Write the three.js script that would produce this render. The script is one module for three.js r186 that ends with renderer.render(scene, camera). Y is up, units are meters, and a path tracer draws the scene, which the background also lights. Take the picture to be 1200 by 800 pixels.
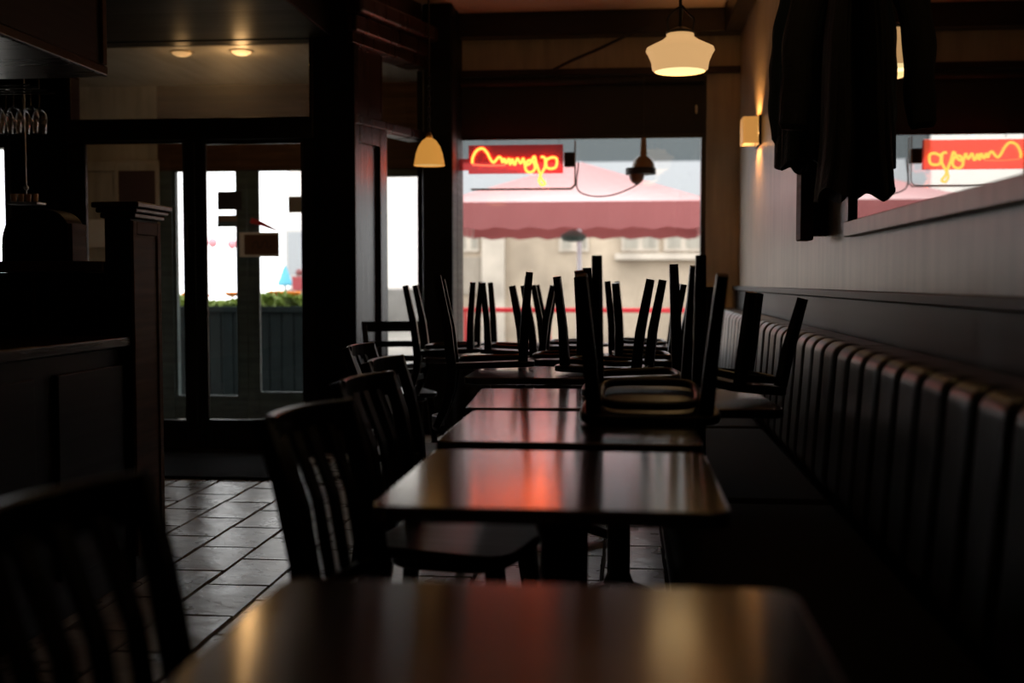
import * as THREE from 'three';
import { RoundedBoxGeometry } from 'three/addons/geometries/RoundedBoxGeometry.js';
import { mergeGeometries } from 'three/addons/utils/BufferGeometryUtils.js';
import { RectAreaLightUniformsLib } from 'three/addons/lights/RectAreaLightUniformsLib.js';

// ---------------------------------------------------------------- camera, sky, exposure
const scene = new THREE.Scene();
const F = 1350, EYE = 1.15;
const camera = new THREE.PerspectiveCamera(2 * Math.atan(400 / F) * 180 / Math.PI, 1.5, 0.05, 200);
const PITCH = Math.atan(70 / F), YAW = Math.atan(135 / F * Math.cos(PITCH));
camera.rotation.order = 'YXZ';
camera.position.set(0, EYE, 0);
camera.rotation.set(-PITCH, YAW, 0);
camera.focus = 4.8;
camera.userData.fStop = 1.7;
camera.updateMatrixWorld();
scene.background = new THREE.Color(3.3, 3.3, 3.3);      // white overcast sky
const renderer = new THREE.WebGLRenderer({ antialias: true });
renderer.toneMapping = THREE.LinearToneMapping;
renderer.toneMappingExposure = 1.0;
renderer.shadowMap.enabled = true;
RectAreaLightUniformsLib.init();

// ---------------------------------------------------------------- helpers
let seed = 7;
const rnd = () => { seed = (seed * 1664525 + 1013904223) >>> 0; return seed / 4294967296; };
const rr = (a, b) => a + (b - a) * rnd();
const V = (x, y, z) => new THREE.Vector3(x, y, z);
// a photo pixel gives a direction; the distance comes from the plane it meets
function ray(u, v) { return V((u - 600) / F, -(v - 400) / F, -1).applyEuler(camera.rotation); }
function atZ(u, v, d) { const r = ray(u, v); return camera.position.clone().addScaledVector(r, -d / r.z); }
function atX(u, v, x) { const r = ray(u, v); return camera.position.clone().addScaledVector(r, x / r.x); }
const taken = {};
function numbered(n) { const k = taken[n] = (taken[n] ?? -1) + 1; return k ? `${n}_${String(k).padStart(3, '0')}` : n; }
function shade(o) { o.traverse((m) => { if (m.isMesh) { m.castShadow = true; m.receiveShadow = true; } }); return o; }
function thing(name, label, category, pos = [0, 0, 0], turn = 0, group, kind) {
  const o = new THREE.Group(); o.name = numbered(name); o.position.set(...pos); o.rotation.y = turn;
  if (label) o.userData.label = label;
  if (category) o.userData.category = category;
  if (group) o.userData.group = group;
  if (kind) o.userData.kind = kind;
  scene.add(o); return o;
}
function struct(name) { const o = new THREE.Group(); o.name = name; o.userData.kind = 'structure'; scene.add(o); return o; }
function part(parent, name, geo, mat, pos, rot) {
  const m = new THREE.Mesh(geo, mat); m.name = name; m.castShadow = m.receiveShadow = true;
  if (pos) m.position.set(...pos);
  if (rot) m.rotation.set(...rot);
  parent.add(m); return m;
}
function solo(name, geo, mat, label, category, group, kind) {
  const m = part(scene, numbered(name), geo, mat);
  if (label) m.userData.label = label;
  if (category) m.userData.category = category;
  if (group) m.userData.group = group;
  if (kind) m.userData.kind = kind;
  return m;
}
function copy(o, pos, turn, label, group) {
  const c = o.clone(); c.name = numbered(o.name.replace(/_\d{3}$/, '')); scene.add(c);
  c.position.set(...pos); if (turn !== undefined) c.rotation.set(0, turn, 0);
  c.userData = { ...o.userData }; if (label) c.userData.label = label; if (group) c.userData.group = group;
  return c;
}
// uv in metres, taken from the face that a triangle looks along; swap: the grain runs along the other axis
function uvm(g, swap = false) {
  const q = g.index ? g.toNonIndexed() : g, p = q.attributes.position, n = q.attributes.normal, uv = new Float32Array(p.count * 2);
  for (let i = 0; i < p.count; i += 3) {
    let ax = 0, ay = 0, az = 0;
    for (let k = 0; k < 3; k++) { ax += Math.abs(n.getX(i + k)); ay += Math.abs(n.getY(i + k)); az += Math.abs(n.getZ(i + k)); }
    for (let k = 0; k < 3; k++) {
      const x = p.getX(i + k), y = p.getY(i + k), z = p.getZ(i + k);
      let a, b;
      if (ay >= ax && ay >= az) { a = x; b = z; } else if (ax >= az) { a = z; b = y; } else { a = x; b = y; }
      if (swap) [a, b] = [b, a];
      uv[2 * (i + k)] = a; uv[2 * (i + k) + 1] = b;
    }
  }
  q.setAttribute('uv', new THREE.BufferAttribute(uv, 2));
  return q;
}
function box(x0, x1, y0, y1, d0, d1, r = 0.004, swap = false) {   // d = distance down the room (-z)
  const w = x1 - x0, h = y1 - y0, d = d1 - d0;
  const g = r > 0 ? new RoundedBoxGeometry(w, h, d, 1, Math.min(r, w / 3, h / 3, d / 3)) : new THREE.BoxGeometry(w, h, d);
  g.translate((x0 + x1) / 2, (y0 + y1) / 2, -(d0 + d1) / 2);
  return uvm(g, swap);
}
function merge(list) {
  return mergeGeometries(list.map((g) => { const q = g.index ? g.toNonIndexed() : g; for (const k of Object.keys(q.attributes)) if (!['position', 'normal', 'uv'].includes(k)) q.deleteAttribute(k); return q; }));
}
// bar with a chamfered rectangular section along a polyline; s = sideways axis
function bar(pts, hw, hd, side = V(0, 0, 1), c = 0.004) {
  const n = pts.length, rings = [];
  for (let i = 0; i < n; i++) {
    const t = V().subVectors(pts[Math.min(i + 1, n - 1)], pts[Math.max(i - 1, 0)]).normalize();
    const s = side.clone().addScaledVector(t, -side.dot(t)).normalize(), q = V().crossVectors(t, s);
    const a = Array.isArray(hw) ? hw[i] : hw, b = Array.isArray(hd) ? hd[i] : hd;
    rings.push([[a, b - c], [a - c, b], [-a + c, b], [-a, b - c], [-a, -b + c], [-a + c, -b], [a - c, -b], [a, -b + c]].map(([x, y]) => pts[i].clone().addScaledVector(s, x).addScaledVector(q, y)));
  }
  const pos = [], tri = (a, b, d) => pos.push(...a.toArray(), ...b.toArray(), ...d.toArray());
  for (let i = 0; i < n - 1; i++) for (let k = 0; k < 8; k++) {
    const a = rings[i][k], b = rings[i][(k + 1) % 8], d = rings[i + 1][(k + 1) % 8], e = rings[i + 1][k];
    tri(a, b, d); tri(a, d, e);
  }
  for (let k = 1; k < 7; k++) { tri(rings[0][0], rings[0][k + 1], rings[0][k]); tri(rings[n - 1][0], rings[n - 1][k], rings[n - 1][k + 1]); }
  const g = new THREE.BufferGeometry(); g.setAttribute('position', new THREE.Float32BufferAttribute(pos, 3)); g.computeVertexNormals();
  return uvm(g, true);
}
function tube(pts, r, seg = 24, rad = 8, closed = false) { return new THREE.TubeGeometry(new THREE.CatmullRomCurve3(pts, closed), seg, r, rad, closed); }
function lathe(pr, seg = 40) { return new THREE.LatheGeometry(pr.map(([r, y]) => new THREE.Vector2(r, y)), seg); }
function extr(shape, depth, bevel = 0.006, seg = 2) {
  return new THREE.ExtrudeGeometry(shape, { depth: depth - 2 * bevel, bevelEnabled: bevel > 0, bevelSize: bevel, bevelThickness: bevel, bevelSegments: seg, curveSegments: 10, steps: 1 }).translate(0, 0, bevel);
}

// ---------------------------------------------------------------- procedural textures
function lattice(n, s) { const a = new Float32Array(n * n); let q = s; for (let i = 0; i < n * n; i++) { q = (q * 1664525 + 1013904223) >>> 0; a[i] = q / 4294967296; } return a; }
const LAT = lattice(64, 99);
function vn(x, y, px, py) {   // value noise, repeating after px, py cells
  const xi = Math.floor(x), yi = Math.floor(y), fx = x - xi, fy = y - yi, sx = fx * fx * (3 - 2 * fx), sy = fy * fy * (3 - 2 * fy);
  const m = (a, p) => ((a % p) + p) % p, g = (i, j) => LAT[(m(j, py) % 64) * 64 + (m(i, px) % 64)];
  return (g(xi, yi) * (1 - sx) + g(xi + 1, yi) * sx) * (1 - sy) + (g(xi, yi + 1) * (1 - sx) + g(xi + 1, yi + 1) * sx) * sy;
}
function fbm(u, v, fx, fy, o = 4) { let s = 0, a = 0.5, t = 0; for (let k = 0; k < o; k++) { s += a * vn(u * fx + 3.7 * k, v * fy + 1.3 * k, fx, fy); t += a; a *= 0.5; fx *= 2; fy *= 2; } return s / t; }
function tex(n, fn, srgb, rep) {
  const d = new Uint8Array(n * n * 4);
  for (let j = 0; j < n; j++) for (let i = 0; i < n; i++) { const c = fn(i / n, j / n); for (let k = 0; k < 3; k++) d[4 * (j * n + i) + k] = Math.max(0, Math.min(255, 255 * (Array.isArray(c) ? c[k] : c))); d[4 * (j * n + i) + 3] = 255; }
  const t = new THREE.DataTexture(d, n, n); t.wrapS = t.wrapT = THREE.RepeatWrapping; t.magFilter = THREE.LinearFilter; t.minFilter = THREE.LinearMipmapLinearFilter; t.generateMipmaps = true;
  if (srgb) t.colorSpace = THREE.SRGBColorSpace; t.repeat.set(rep, rep); t.needsUpdate = true; return t;
}
const grainTone = tex(256, (u, v) => { const g = fbm(u, v, 2, 32, 4), w = fbm(u, v, 3, 6, 3); const t = 0.55 + 0.35 * g + 0.25 * (w - 0.5); return [t, t * 0.97, t * 0.93]; }, true, 1.4);
const grainRough = tex(256, (u, v) => 0.75 + 0.25 * fbm(u, v, 2, 40, 3), false, 1.4);
const streakTone = tex(256, (u, v) => { const g = fbm(u, v, 24, 2, 4), w = fbm(u, v, 4, 4, 4); const t = 0.72 + 0.2 * g + 0.16 * (w - 0.5); return [t, t, t]; }, true, 0.8);
const streakBump = tex(256, (u, v) => 0.6 * fbm(u, v, 28, 2, 3) + 0.4 * fbm(u, v, 10, 10, 4), false, 0.8);
const slateTone = tex(256, (u, v) => { const g = fbm(u, v, 4, 5, 5); const t = 0.62 + 0.55 * (g - 0.35); return [t, t * 0.98, t * 0.95]; }, true, 1.7);
const slateBump = tex(256, (u, v) => { const g = fbm(u, v, 4, 6, 5); return 0.5 * g + 0.5 * Math.floor(g * 7) / 7; }, false, 1.7);
const slateRough = tex(256, (u, v) => 0.7 + 0.3 * fbm(u, v, 6, 6, 4), false, 1.7);
const stoneTone = tex(256, (u, v) => { const g = fbm(u, v, 8, 8, 4), w = fbm(u, v, 3, 3, 3); const t = 0.7 + 0.3 * g + 0.3 * (w - 0.5); return [t, t * 0.98, t * 0.95]; }, true, 0.25);
const clothBump = tex(128, (u, v) => fbm(u, v, 16, 16, 3), false, 6);
const M = (r, g, b, o = {}) => { const m = new THREE.MeshPhysicalMaterial({ roughness: 0.6, ...o }); m.color.setRGB(r, g, b); return m; };
const wood = (r, g, b, rough, o = {}) => M(r, g, b, { roughness: rough, map: grainTone, roughnessMap: grainRough, ...o });

const mat = {
  tableTop: wood(0.03, 0.014, 0.009, 0.18, { anisotropy: 0.9, anisotropyRotation: Math.PI / 2, ior: 1.9, clearcoat: 1, clearcoatRoughness: 0.14 }),
  tableEdge: wood(0.03, 0.015, 0.01, 0.4),
  iron: M(0.012, 0.012, 0.013, { roughness: 0.45 }),
  chair: wood(0.008, 0.0055, 0.005, 0.36, { specularIntensity: 0.6 }),
  chairSeat: wood(0.012, 0.008, 0.0065, 0.36, { specularIntensity: 0.7 }),
  darkWood: wood(0.022, 0.014, 0.01, 0.38),
  redWood: wood(0.05, 0.02, 0.013, 0.33),
  brownWood: wood(0.17, 0.095, 0.05, 0.6, { specularIntensity: 0.3 }),
  blackWood: wood(0.008, 0.007, 0.0065, 0.55, { specularIntensity: 0.4 }),
  paint: M(0.66, 0.55, 0.44, { roughness: 0.34, map: streakTone, bumpMap: streakBump, bumpScale: 0.0007 }),
  ceiling: M(0.62, 0.45, 0.35, { roughness: 0.8 }),
  wainscot: M(0.014, 0.018, 0.02, { roughness: 0.45, specularIntensity: 0.3, map: grainTone }),
  seatLeather: M(0.016, 0.0125, 0.009, { roughness: 0.75, specularIntensity: 0.05, bumpMap: clothBump, bumpScale: 0.0006 }),
  leather: M(0.016, 0.0125, 0.009, { roughness: 0.34, specularIntensity: 0.8, bumpMap: clothBump, bumpScale: 0.0006 }),
  grout: M(0.035, 0.032, 0.03, { roughness: 0.95 }),
  glass: M(0.98, 0.985, 0.985, { roughness: 0.02, transmission: 1, thickness: 0, ior: 1.5 }),
  mirror: M(0.56, 0.56, 0.55, { roughness: 0.015, metalness: 1 }),
  teal: M(0.12, 0.19, 0.205, { roughness: 0.4, map: grainTone }),
  brass: M(0.5, 0.33, 0.13, { roughness: 0.3, metalness: 1 }),
  steel: M(0.4, 0.4, 0.4, { roughness: 0.3, metalness: 1 }),
  black: M(0.01, 0.01, 0.01, { roughness: 0.6 }),
  coat: M(0.012, 0.011, 0.012, { roughness: 0.9, bumpMap: clothBump, bumpScale: 0.002, sheen: 0.2 }),
  coatTeal: M(0.015, 0.03, 0.04, { roughness: 0.9, bumpMap: clothBump, bumpScale: 0.002, sheen: 0.2 }),
  mat: M(0.012, 0.013, 0.014, { roughness: 1, specularIntensity: 0.1, bumpMap: clothBump, bumpScale: 0.003 }),
  paper: M(0.75, 0.73, 0.7, { roughness: 0.8 }),
};
const slate = [[0.58, 0.535, 0.47], [0.53, 0.495, 0.45], [0.62, 0.575, 0.515], [0.50, 0.465, 0.42], [0.565, 0.535, 0.49]].map(([r, g, b]) => M(r, g, b, { roughness: 0.34, map: slateTone, roughnessMap: slateRough, bumpMap: slateBump, bumpScale: 0.005 }));

// ---------------------------------------------------------------- the room
const WX = 0.85, WZ = 9.0, DZ = 7.55, CEIL = 3.2, LEFT = -6.2, BACK = -3.2;   // right wall, window wall, door wall, ceiling
const floor = struct('floor');
part(floor, 'floor_slab', box(LEFT - 0.2, WX + 0.2, -0.2, -0.008, BACK - 0.2, WZ + 0.25, 0), mat.grout);
{
  const tw = 0.25, tl = 0.40, x1 = 0.16, shapes = [];
  for (let k = 0; k < 6; k++) {   // slabs with slightly uneven edges and a chamfered rim
    const j = () => rr(0.002, 0.009), pos = [], h = rr(0.0005, 0.003);
    const b = [[-tw / 2 + j(), -tl / 2 + j()], [tw / 2 - j(), -tl / 2 + j()], [tw / 2 - j(), tl / 2 - j()], [-tw / 2 + j(), tl / 2 - j()]];
    const ring = []; for (let e = 0; e < 4; e++) { const [ax, az] = b[e], [bx, bz] = b[(e + 1) % 4]; ring.push([ax, az]); const t = rr(0.3, 0.7), o = rr(0, 0.006); ring.push([(ax + (bx - ax) * t) * (1 - o * 6), (az + (bz - az) * t) * (1 - o * 4)]); }
    const n = ring.length, top = ring.map(([x, z]) => [x * 0.975, h * rr(-0.6, 0.6), z * 0.985]), bot = ring.map(([x, z]) => [x, -0.012, z]);
    const tri = (a, c, d) => pos.push(...a, ...c, ...d);
    for (let e = 0; e < n; e++) { const f = (e + 1) % n; tri([0, h * 0.5, 0], top[f], top[e]); tri(top[e], top[f], bot[f]); tri(top[e], bot[f], bot[e]); }
    const g = new THREE.BufferGeometry(); g.setAttribute('position', new THREE.Float32BufferAttribute(pos, 3)); g.computeVertexNormals();
    const u = uvm(g), a = u.attributes.uv, ou = rnd(), ov = rnd(); for (let i = 0; i < a.count; i++) a.setXY(i, a.getX(i) + ou, a.getY(i) + ov);
    shapes.push(u);
  }
  const rest = [];
  for (let k = -1; k < 24; k++) for (let r = -7; r < 19; r++) {
    const x = x1 - tw * (k + 0.5), d = 0.2 + tl * (r + 0.5) + (k % 2 ? 0.2 : 0);
    if (x < LEFT || d > WZ - 0.2) continue;
    const s = shapes[Math.floor(rnd() * 6)], flip = rnd() < 0.5 ? Math.PI : 0;
    if (x > -3.35 && x < 0.2 && d > 3.3 && d < 7.6) part(floor, numbered('tile'), s, slate[Math.floor(rnd() * 5)], [x, 0, -d], [0, flip, 0]);
    else if (x > -4.6) rest.push(s.clone().rotateY(flip).translate(x, 0, -d));
  }
  const o = part(floor, 'tile_field', merge(rest), slate[0]); o.userData.kind = 'stuff';
}
const ceiling = struct('ceiling');
part(ceiling, 'ceiling_panel', box(LEFT - 0.2, WX + 0.2, CEIL, CEIL + 0.15, BACK - 0.2, WZ + 0.2, 0), mat.ceiling);
const soffit = part(scene, 'trim_1', box(LEFT, -1.95, 2.76, CEIL - 0.002, 0.5, DZ - 0.001, 0.01), mat.blackWood); soffit.userData.kind = 'structure';
{ // dark box beams at the head of the walls
  const b1 = part(scene, 'trim_2', box(-1.9, WX - 0.001, 3.02, CEIL - 0.002, WZ - 0.16, WZ - 0.001, 0.008), mat.darkWood); b1.userData.kind = 'structure';
  const b2 = part(scene, 'trim_3', box(WX - 0.13, WX - 0.001, 3.02, CEIL - 0.002, 0.2, WZ - 0.165, 0.008), mat.darkWood); b2.userData.kind = 'structure';
}
const wr = struct('wall_right');
part(wr, 'plaster', box(WX, WX + 0.2, 0, CEIL, BACK, WZ + 0.2, 0), mat.paint);
const wl = struct('wall_left'); part(wl, 'plaster', box(LEFT - 0.2, LEFT, 0, CEIL, BACK, WZ + 0.2, 0), mat.paint);
const wb = struct('wall_back'); part(wb, 'plaster', box(LEFT, WX, 0, CEIL, BACK - 0.2, BACK, 0), mat.paint);
// window wall
const X0 = -1.34, X1 = 0.60, YS = 0.62, YH = 2.73;
const wf = struct('wall_front');
part(wf, 'header', box(-1.6, WX, YH, CEIL, WZ, WZ + 0.2, 0), mat.paint);
part(wf, 'sill_wall', box(-1.6, WX, 0, YS, WZ, WZ + 0.2, 0), mat.darkWood);
part(wf, 'pier', box(X1, WX, YS, YH, WZ, WZ + 0.2, 0), mat.paint);
part(wf, 'pier', box(-1.6, X0, YS, YH, WZ, WZ + 0.2, 0), mat.darkWood);
part(wf, 'picture_rail', box(X0, WX - 0.002, 2.735, 2.785, WZ - 0.05, WZ - 0.001, 0.006), mat.redWood);
const w1 = struct('window_1');
part(w1, 'frame_head', box(X0, X1, YH - 0.06, YH - 0.002, WZ + 0.02, WZ + 0.12), mat.darkWood);
part(w1, 'frame_sill', box(X0, X1, YS + 0.002, YS + 0.05, WZ - 0.06, WZ + 0.12), mat.darkWood);
part(w1, 'frame_side', box(X0 + 0.001, X0 + 0.04, YS + 0.05, YH - 0.06, WZ + 0.02, WZ + 0.12), mat.darkWood);
part(w1, 'frame_side', box(X1 - 0.04, X1 - 0.001, YS + 0.05, YH - 0.06, WZ + 0.02, WZ + 0.12), mat.darkWood);
part(w1, 'pane', new THREE.PlaneGeometry(X1 - X0 - 0.08, YH - YS - 0.11).translate((X0 + X1) / 2, (YH + YS) / 2, -(WZ + 0.06)), mat.glass);
part(w1, 'pane', new THREE.PlaneGeometry(X1 - X0 - 0.08, YH - YS - 0.11).translate((X0 + X1) / 2, (YH + YS) / 2, -(WZ + 0.085)), mat.glass);
// dark roller blind over the window head
{
  const t = thing('roller_blind', 'black roller blind half lowered behind the red neon sign', 'blind');
  part(t, 'cloth', box(X0 + 0.03, X1 - 0.02, 2.275, 2.70, WZ - 0.02, WZ - 0.012, 0.001), mat.black);
  part(t, 'roller', new THREE.CylinderGeometry(0.035, 0.035, X1 - X0 - 0.06, 20).rotateZ(Math.PI / 2).translate((X0 + X1) / 2, 2.69, -(WZ - 0.05)), mat.black);
  part(t, 'bottom_bar', box(X0 + 0.03, X1 - 0.02, 2.25, 2.278, WZ - 0.026, WZ - 0.006, 0.004), mat.darkWood);
  const p = atZ(816, 125, WZ - 0.05), q = atZ(816, 152, WZ - 0.05);
  part(t, 'pull_cord', tube([V(p.x, 2.66, p.z), V(p.x, p.y, p.z), V(q.x, q.y, q.z)], 0.003, 8, 6), mat.black);
  part(t, 'cord_handle', new THREE.CapsuleGeometry(0.008, 0.05, 4, 10).translate(p.x, p.y - 0.02, p.z), mat.paper);
}
// post in the corner of the shopfront, splayed side of the entrance
const PX0 = -1.53, PX1 = -1.29;
{
  const t = struct('trim_4');
  part(t, 'post', box(PX0 + 0.01, PX1, 0, CEIL - 0.002, 8.5, 8.74, 0.02), mat.blackWood);
  part(t, 'infill', box(-1.6, PX1, 0, CEIL - 0.004, 8.74, WZ - 0.001, 0.0), mat.blackWood);
}
const SA = V(-1.83, 0, -(DZ + 0.02)), SB = V(-1.52, 0, -8.52);       // the splayed wall runs from A by the door to B at the post
const SL = SA.distanceTo(SB), SROT = Math.atan2(-(SB.z - SA.z), SB.x - SA.x);
const ws = struct('wall_splay'); ws.position.copy(SA); ws.rotation.y = SROT;    // local x runs along the wall, local +z faces the room
const sbox = (a, b, y0, y1, f0, f1, r = 0.006) => { const g = new RoundedBoxGeometry(b - a, y1 - y0, f1 - f0, 1, Math.min(r, (b - a) / 3, (f1 - f0) / 3)); g.translate((a + b) / 2, (y0 + y1) / 2, (f0 + f1) / 2); return uvm(g, true); };
const SP = 0.42 * SL;                                                      // width of the panelled pier
part(ws, 'pier', sbox(0, SP, 0, CEIL, -0.12, 0), mat.redWood);
part(ws, 'stile', sbox(0.0, 0.06, 0.02, 2.2, 0.001, 0.03), mat.redWood);
part(ws, 'stile', sbox(SP - 0.09, SP, 0.02, 2.2, 0.001, 0.03), mat.redWood);
part(ws, 'panel_rail', sbox(0.06, SP - 0.09, 2.08, 2.2, 0.001, 0.03), mat.redWood);
part(ws, 'panel_rail', sbox(0.06, SP - 0.09, 0.02, 0.3, 0.001, 0.03), mat.redWood);
part(ws, 'header', sbox(SP, SL, 2.72, CEIL, -0.12, 0), mat.redWood);
part(ws, 'transom_bar', sbox(0, SL, 2.2, 2.26, 0.001, 0.035), mat.redWood);
part(ws, 'transom_bar', sbox(SP, SL, 2.19, 2.27, -0.12, -0.001), mat.redWood);
part(ws, 'sill_wall', sbox(SP, SL, 0, 0.55, -0.12, 0), mat.darkWood);
part(ws, 'cornice', sbox(-0.05, SL, 2.72, 2.79, 0.001, 0.05), mat.redWood);
part(ws, 'cornice', sbox(-0.07, SL, 2.79, 2.90, 0.001, 0.09, 0.02), mat.redWood);
part(ws, 'cornice', sbox(-0.10, SL, 2.90, 3.02, 0.001, 0.15, 0.03), mat.redWood);
const w2 = struct('window_2'); w2.position.copy(SA); w2.rotation.y = SROT;
part(w2, 'pane', new THREE.PlaneGeometry(SL - SP, 1.64).translate((SP + SL) / 2, 1.37, -0.06), mat.glass);
part(w2, 'pane', new THREE.PlaneGeometry(SL - SP, 0.45).translate((SP + SL) / 2, 2.495, -0.06), mat.glass);
part(w2, 'mullion', sbox(SP, SP + 0.025, 0.55, 2.19, -0.1, 0.02), mat.teal);
// door wall
const wd = struct('wall_entrance');
const DX0 = -3.79, DX1 = -2.08;       // doorway
part(wd, 'pier', box(DX1, -1.80, 0, CEIL, DZ, DZ + 0.14, 0.004), mat.blackWood);
part(wd, 'pier', box(-4.2, DX0, 0, CEIL, DZ, DZ + 0.14, 0.004), mat.blackWood);
part(wd, 'pier', box(LEFT, -4.2, 0, 1.0, DZ, DZ + 0.14, 0.004), mat.blackWood);
part(wd, 'pier', box(LEFT, -4.2, 2.12, CEIL, DZ, DZ + 0.14, 0.004), mat.blackWood);
part(wd, 'header', box(DX0, DX1, 2.755, CEIL, DZ, DZ + 0.14, 0.004), mat.blackWood);
part(wd, 'plinth', box(DX1, -1.80, 0, 0.16, DZ - 0.02, DZ - 0.001, 0.004), mat.darkWood);
const w3 = struct('window_3');
part(w3, 'frame', merge([box(LEFT, -4.2, 1.0, 1.06, DZ - 0.02, DZ + 0.1), box(LEFT, -4.2, 2.06, 2.12, DZ - 0.02, DZ + 0.1), box(-4.24, -4.2, 1.06, 2.06, DZ - 0.02, DZ + 0.1)]), mat.darkWood);
part(w3, 'pane', new THREE.PlaneGeometry(1.96, 1.0).translate(-5.22, 1.56, -(DZ + 0.05)), mat.glass);
{
  const t = struct('window_4');     // hazy glass above the doors
  part(t, 'transom_glass', new THREE.PlaneGeometry(DX1 - DX0 - 0.06, 0.5).translate((DX0 + DX1) / 2, 2.5, -(DZ + 0.11)), M(0.85, 0.86, 0.86, { roughness: 0.3, transmission: 0.93, thickness: 0, ior: 1.5 }));   // hazy old glass
  part(t, 'frame', box(DX0, DX1, 2.1, 2.245, DZ - 0.02, DZ + 0.12), mat.darkWood);
  part(t, 'frame', box(DX0, DX0 + 0.035, 2.245, 2.752, DZ - 0.015, DZ + 0.12), mat.redWood);
  part(t, 'frame', box(DX1 - 0.025, DX1, 2.245, 2.752, DZ - 0.015, DZ + 0.12), mat.redWood);
}
function doorLeaf(name, x0, x1, g0, g1, y0, y1, d, m, top, handleX) {   // glazed leaf: glass from g0 to g1, y0 to y1
  const t = struct(name);
  part(t, 'stile', box(x0, g0, 0.012, top, d, d + 0.05), m);
  part(t, 'stile', box(g1, x1, 0.012, top, d, d + 0.05), m);
  part(t, 'bottom_rail', box(g0, g1, 0.012, y0, d, d + 0.05), m);
  part(t, 'top_rail', box(g0, g1, y1, top, d, d + 0.05), m);
  part(t, 'pane', new THREE.PlaneGeometry(g1 - g0, y1 - y0).translate((g0 + g1) / 2, (y0 + y1) / 2, -(d + 0.025)), mat.glass);
  for (const [a, b, e, f] of [[g0, g0 + 0.012, y0, y1], [g1 - 0.012, g1, y0, y1], [g0 + 0.012, g1 - 0.012, y0, y0 + 0.012], [g0 + 0.012, g1 - 0.012, y1 - 0.012, y1]])
    part(t, 'glazing_bead', box(a, b, e, f, d - 0.006, d + 0.02, 0.003), m);
  if (handleX !== undefined) {
    part(t, 'handle', tube([V(handleX, 1.33, -(d - 0.002)), V(handleX, 1.34, -(d - 0.05)), V(handleX, 1.44, -(d - 0.06)), V(handleX, 1.54, -(d - 0.05)), V(handleX, 1.55, -(d - 0.002))], 0.011, 20, 8), mat.iron);
  }
  return t;
}
doorLeaf('door_1', -3.79, -2.915, -3.69, -2.985, 0.195, 2.095, DZ + 0.03, mat.darkWood, 2.1, -2.95);
doorLeaf('door_2', -2.912, -2.08, -2.845, -2.165, 0.2, 2.085, DZ + 0.03, mat.darkWood, 2.1);
{
  const s = part(scene, 'trim_5', box(DX0, DX1, 0.0, 0.012, DZ - 0.02, DZ + 0.14, 0.003), mat.brass); s.userData.kind = 'structure';
}
// entrance lobby beyond the doors
const LZ = 9.2;
const at9 = (u, v = 330) => atZ(u, v, LZ);
{
  const wv = struct('wall_lobby');
  const xl = at9(100).x - 0.16, xa = at9(187).x, lob = M(0.62, 0.57, 0.48, { roughness: 0.6, map: streakTone });
  { const p = V(DX0 - 0.10, 0, -(DZ + 0.14)), q = V(xl, 0, -(LZ + 0.14)), n = p.distanceTo(q); part(wv, 'plaster', uvm(new THREE.BoxGeometry(n, 2.75, 0.1).translate(n / 2, 1.375, -0.05)), lob, p.toArray(), [0, Math.atan2(-(q.z - p.z), q.x - p.x), 0]); }
  part(wv, 'plaster', box(xl, xa, 0, 2.75, LZ, LZ + 0.14, 0), lob);
  part(wv, 'cornice', box(xl, xa, 2.06, 2.14, LZ - 0.03, LZ - 0.001), lob);
  part(wv, 'head_panel', box(xa, -1.45, 2.06, 2.75, LZ, LZ + 0.14, 0), mat.brownWood);
  part(wv, 'jamb', box(xa, at9(203).x, 0, 2.06, LZ, LZ + 0.14), mat.teal);
  part(wv, 'jamb', box(at9(372).x, at9(420).x, 0, 2.06, LZ, LZ + 0.14), mat.teal);
  part(wv, 'jamb', box(-1.62, -1.45, 0, 2.06, LZ, LZ + 0.14), mat.teal);
  part(wv, 'return', box(-1.52, -1.40, 0, 2.75, 8.74, LZ, 0), mat.darkWood);
  { const s = new THREE.Shape(); s.moveTo(xl - 0.1, LZ + 0.14); s.lineTo(-1.46, LZ + 0.14); s.lineTo(-1.54, 8.78); s.lineTo(-1.66, 8.5); s.lineTo(-1.94, DZ + 0.14); s.lineTo(DX0 - 0.2, DZ + 0.14); s.closePath();
    part(wv, 'lobby_ceiling', uvm(new THREE.ExtrudeGeometry(s, { depth: 0.12, bevelEnabled: false }).rotateX(-Math.PI / 2).translate(0, 2.75, 0)), lob); }
  const w5 = struct('window_5');
  part(w5, 'frame', merge([box(at9(420).x, -1.62, 0, 0.3, LZ + 0.02, LZ + 0.1), box(at9(420).x, -1.62, 2.0, 2.06, LZ + 0.02, LZ + 0.1)]), mat.teal);
  part(w5, 'pane', new THREE.PlaneGeometry(-1.62 - at9(420).x, 1.7).translate((-1.62 + at9(420).x) / 2, 1.15, -(LZ + 0.06)), mat.glass);
  doorLeaf('door_3', at9(203).x, at9(289).x, at9(205).x, at9(278).x, at9(250, 465).y, at9(250, 199).y, LZ + 0.02, mat.teal, 2.06);
  doorLeaf('door_4', at9(289).x + 0.004, at9(372).x, at9(302).x, at9(362).x, at9(330, 461).y, at9(330, 195).y, LZ + 0.02, mat.teal, 2.06);
  part(floor, 'lobby_slab', box(xl, -1.40, -0.2, -0.001, DZ + 0.14, LZ + 0.14, 0), slate[1]);
}
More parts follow.
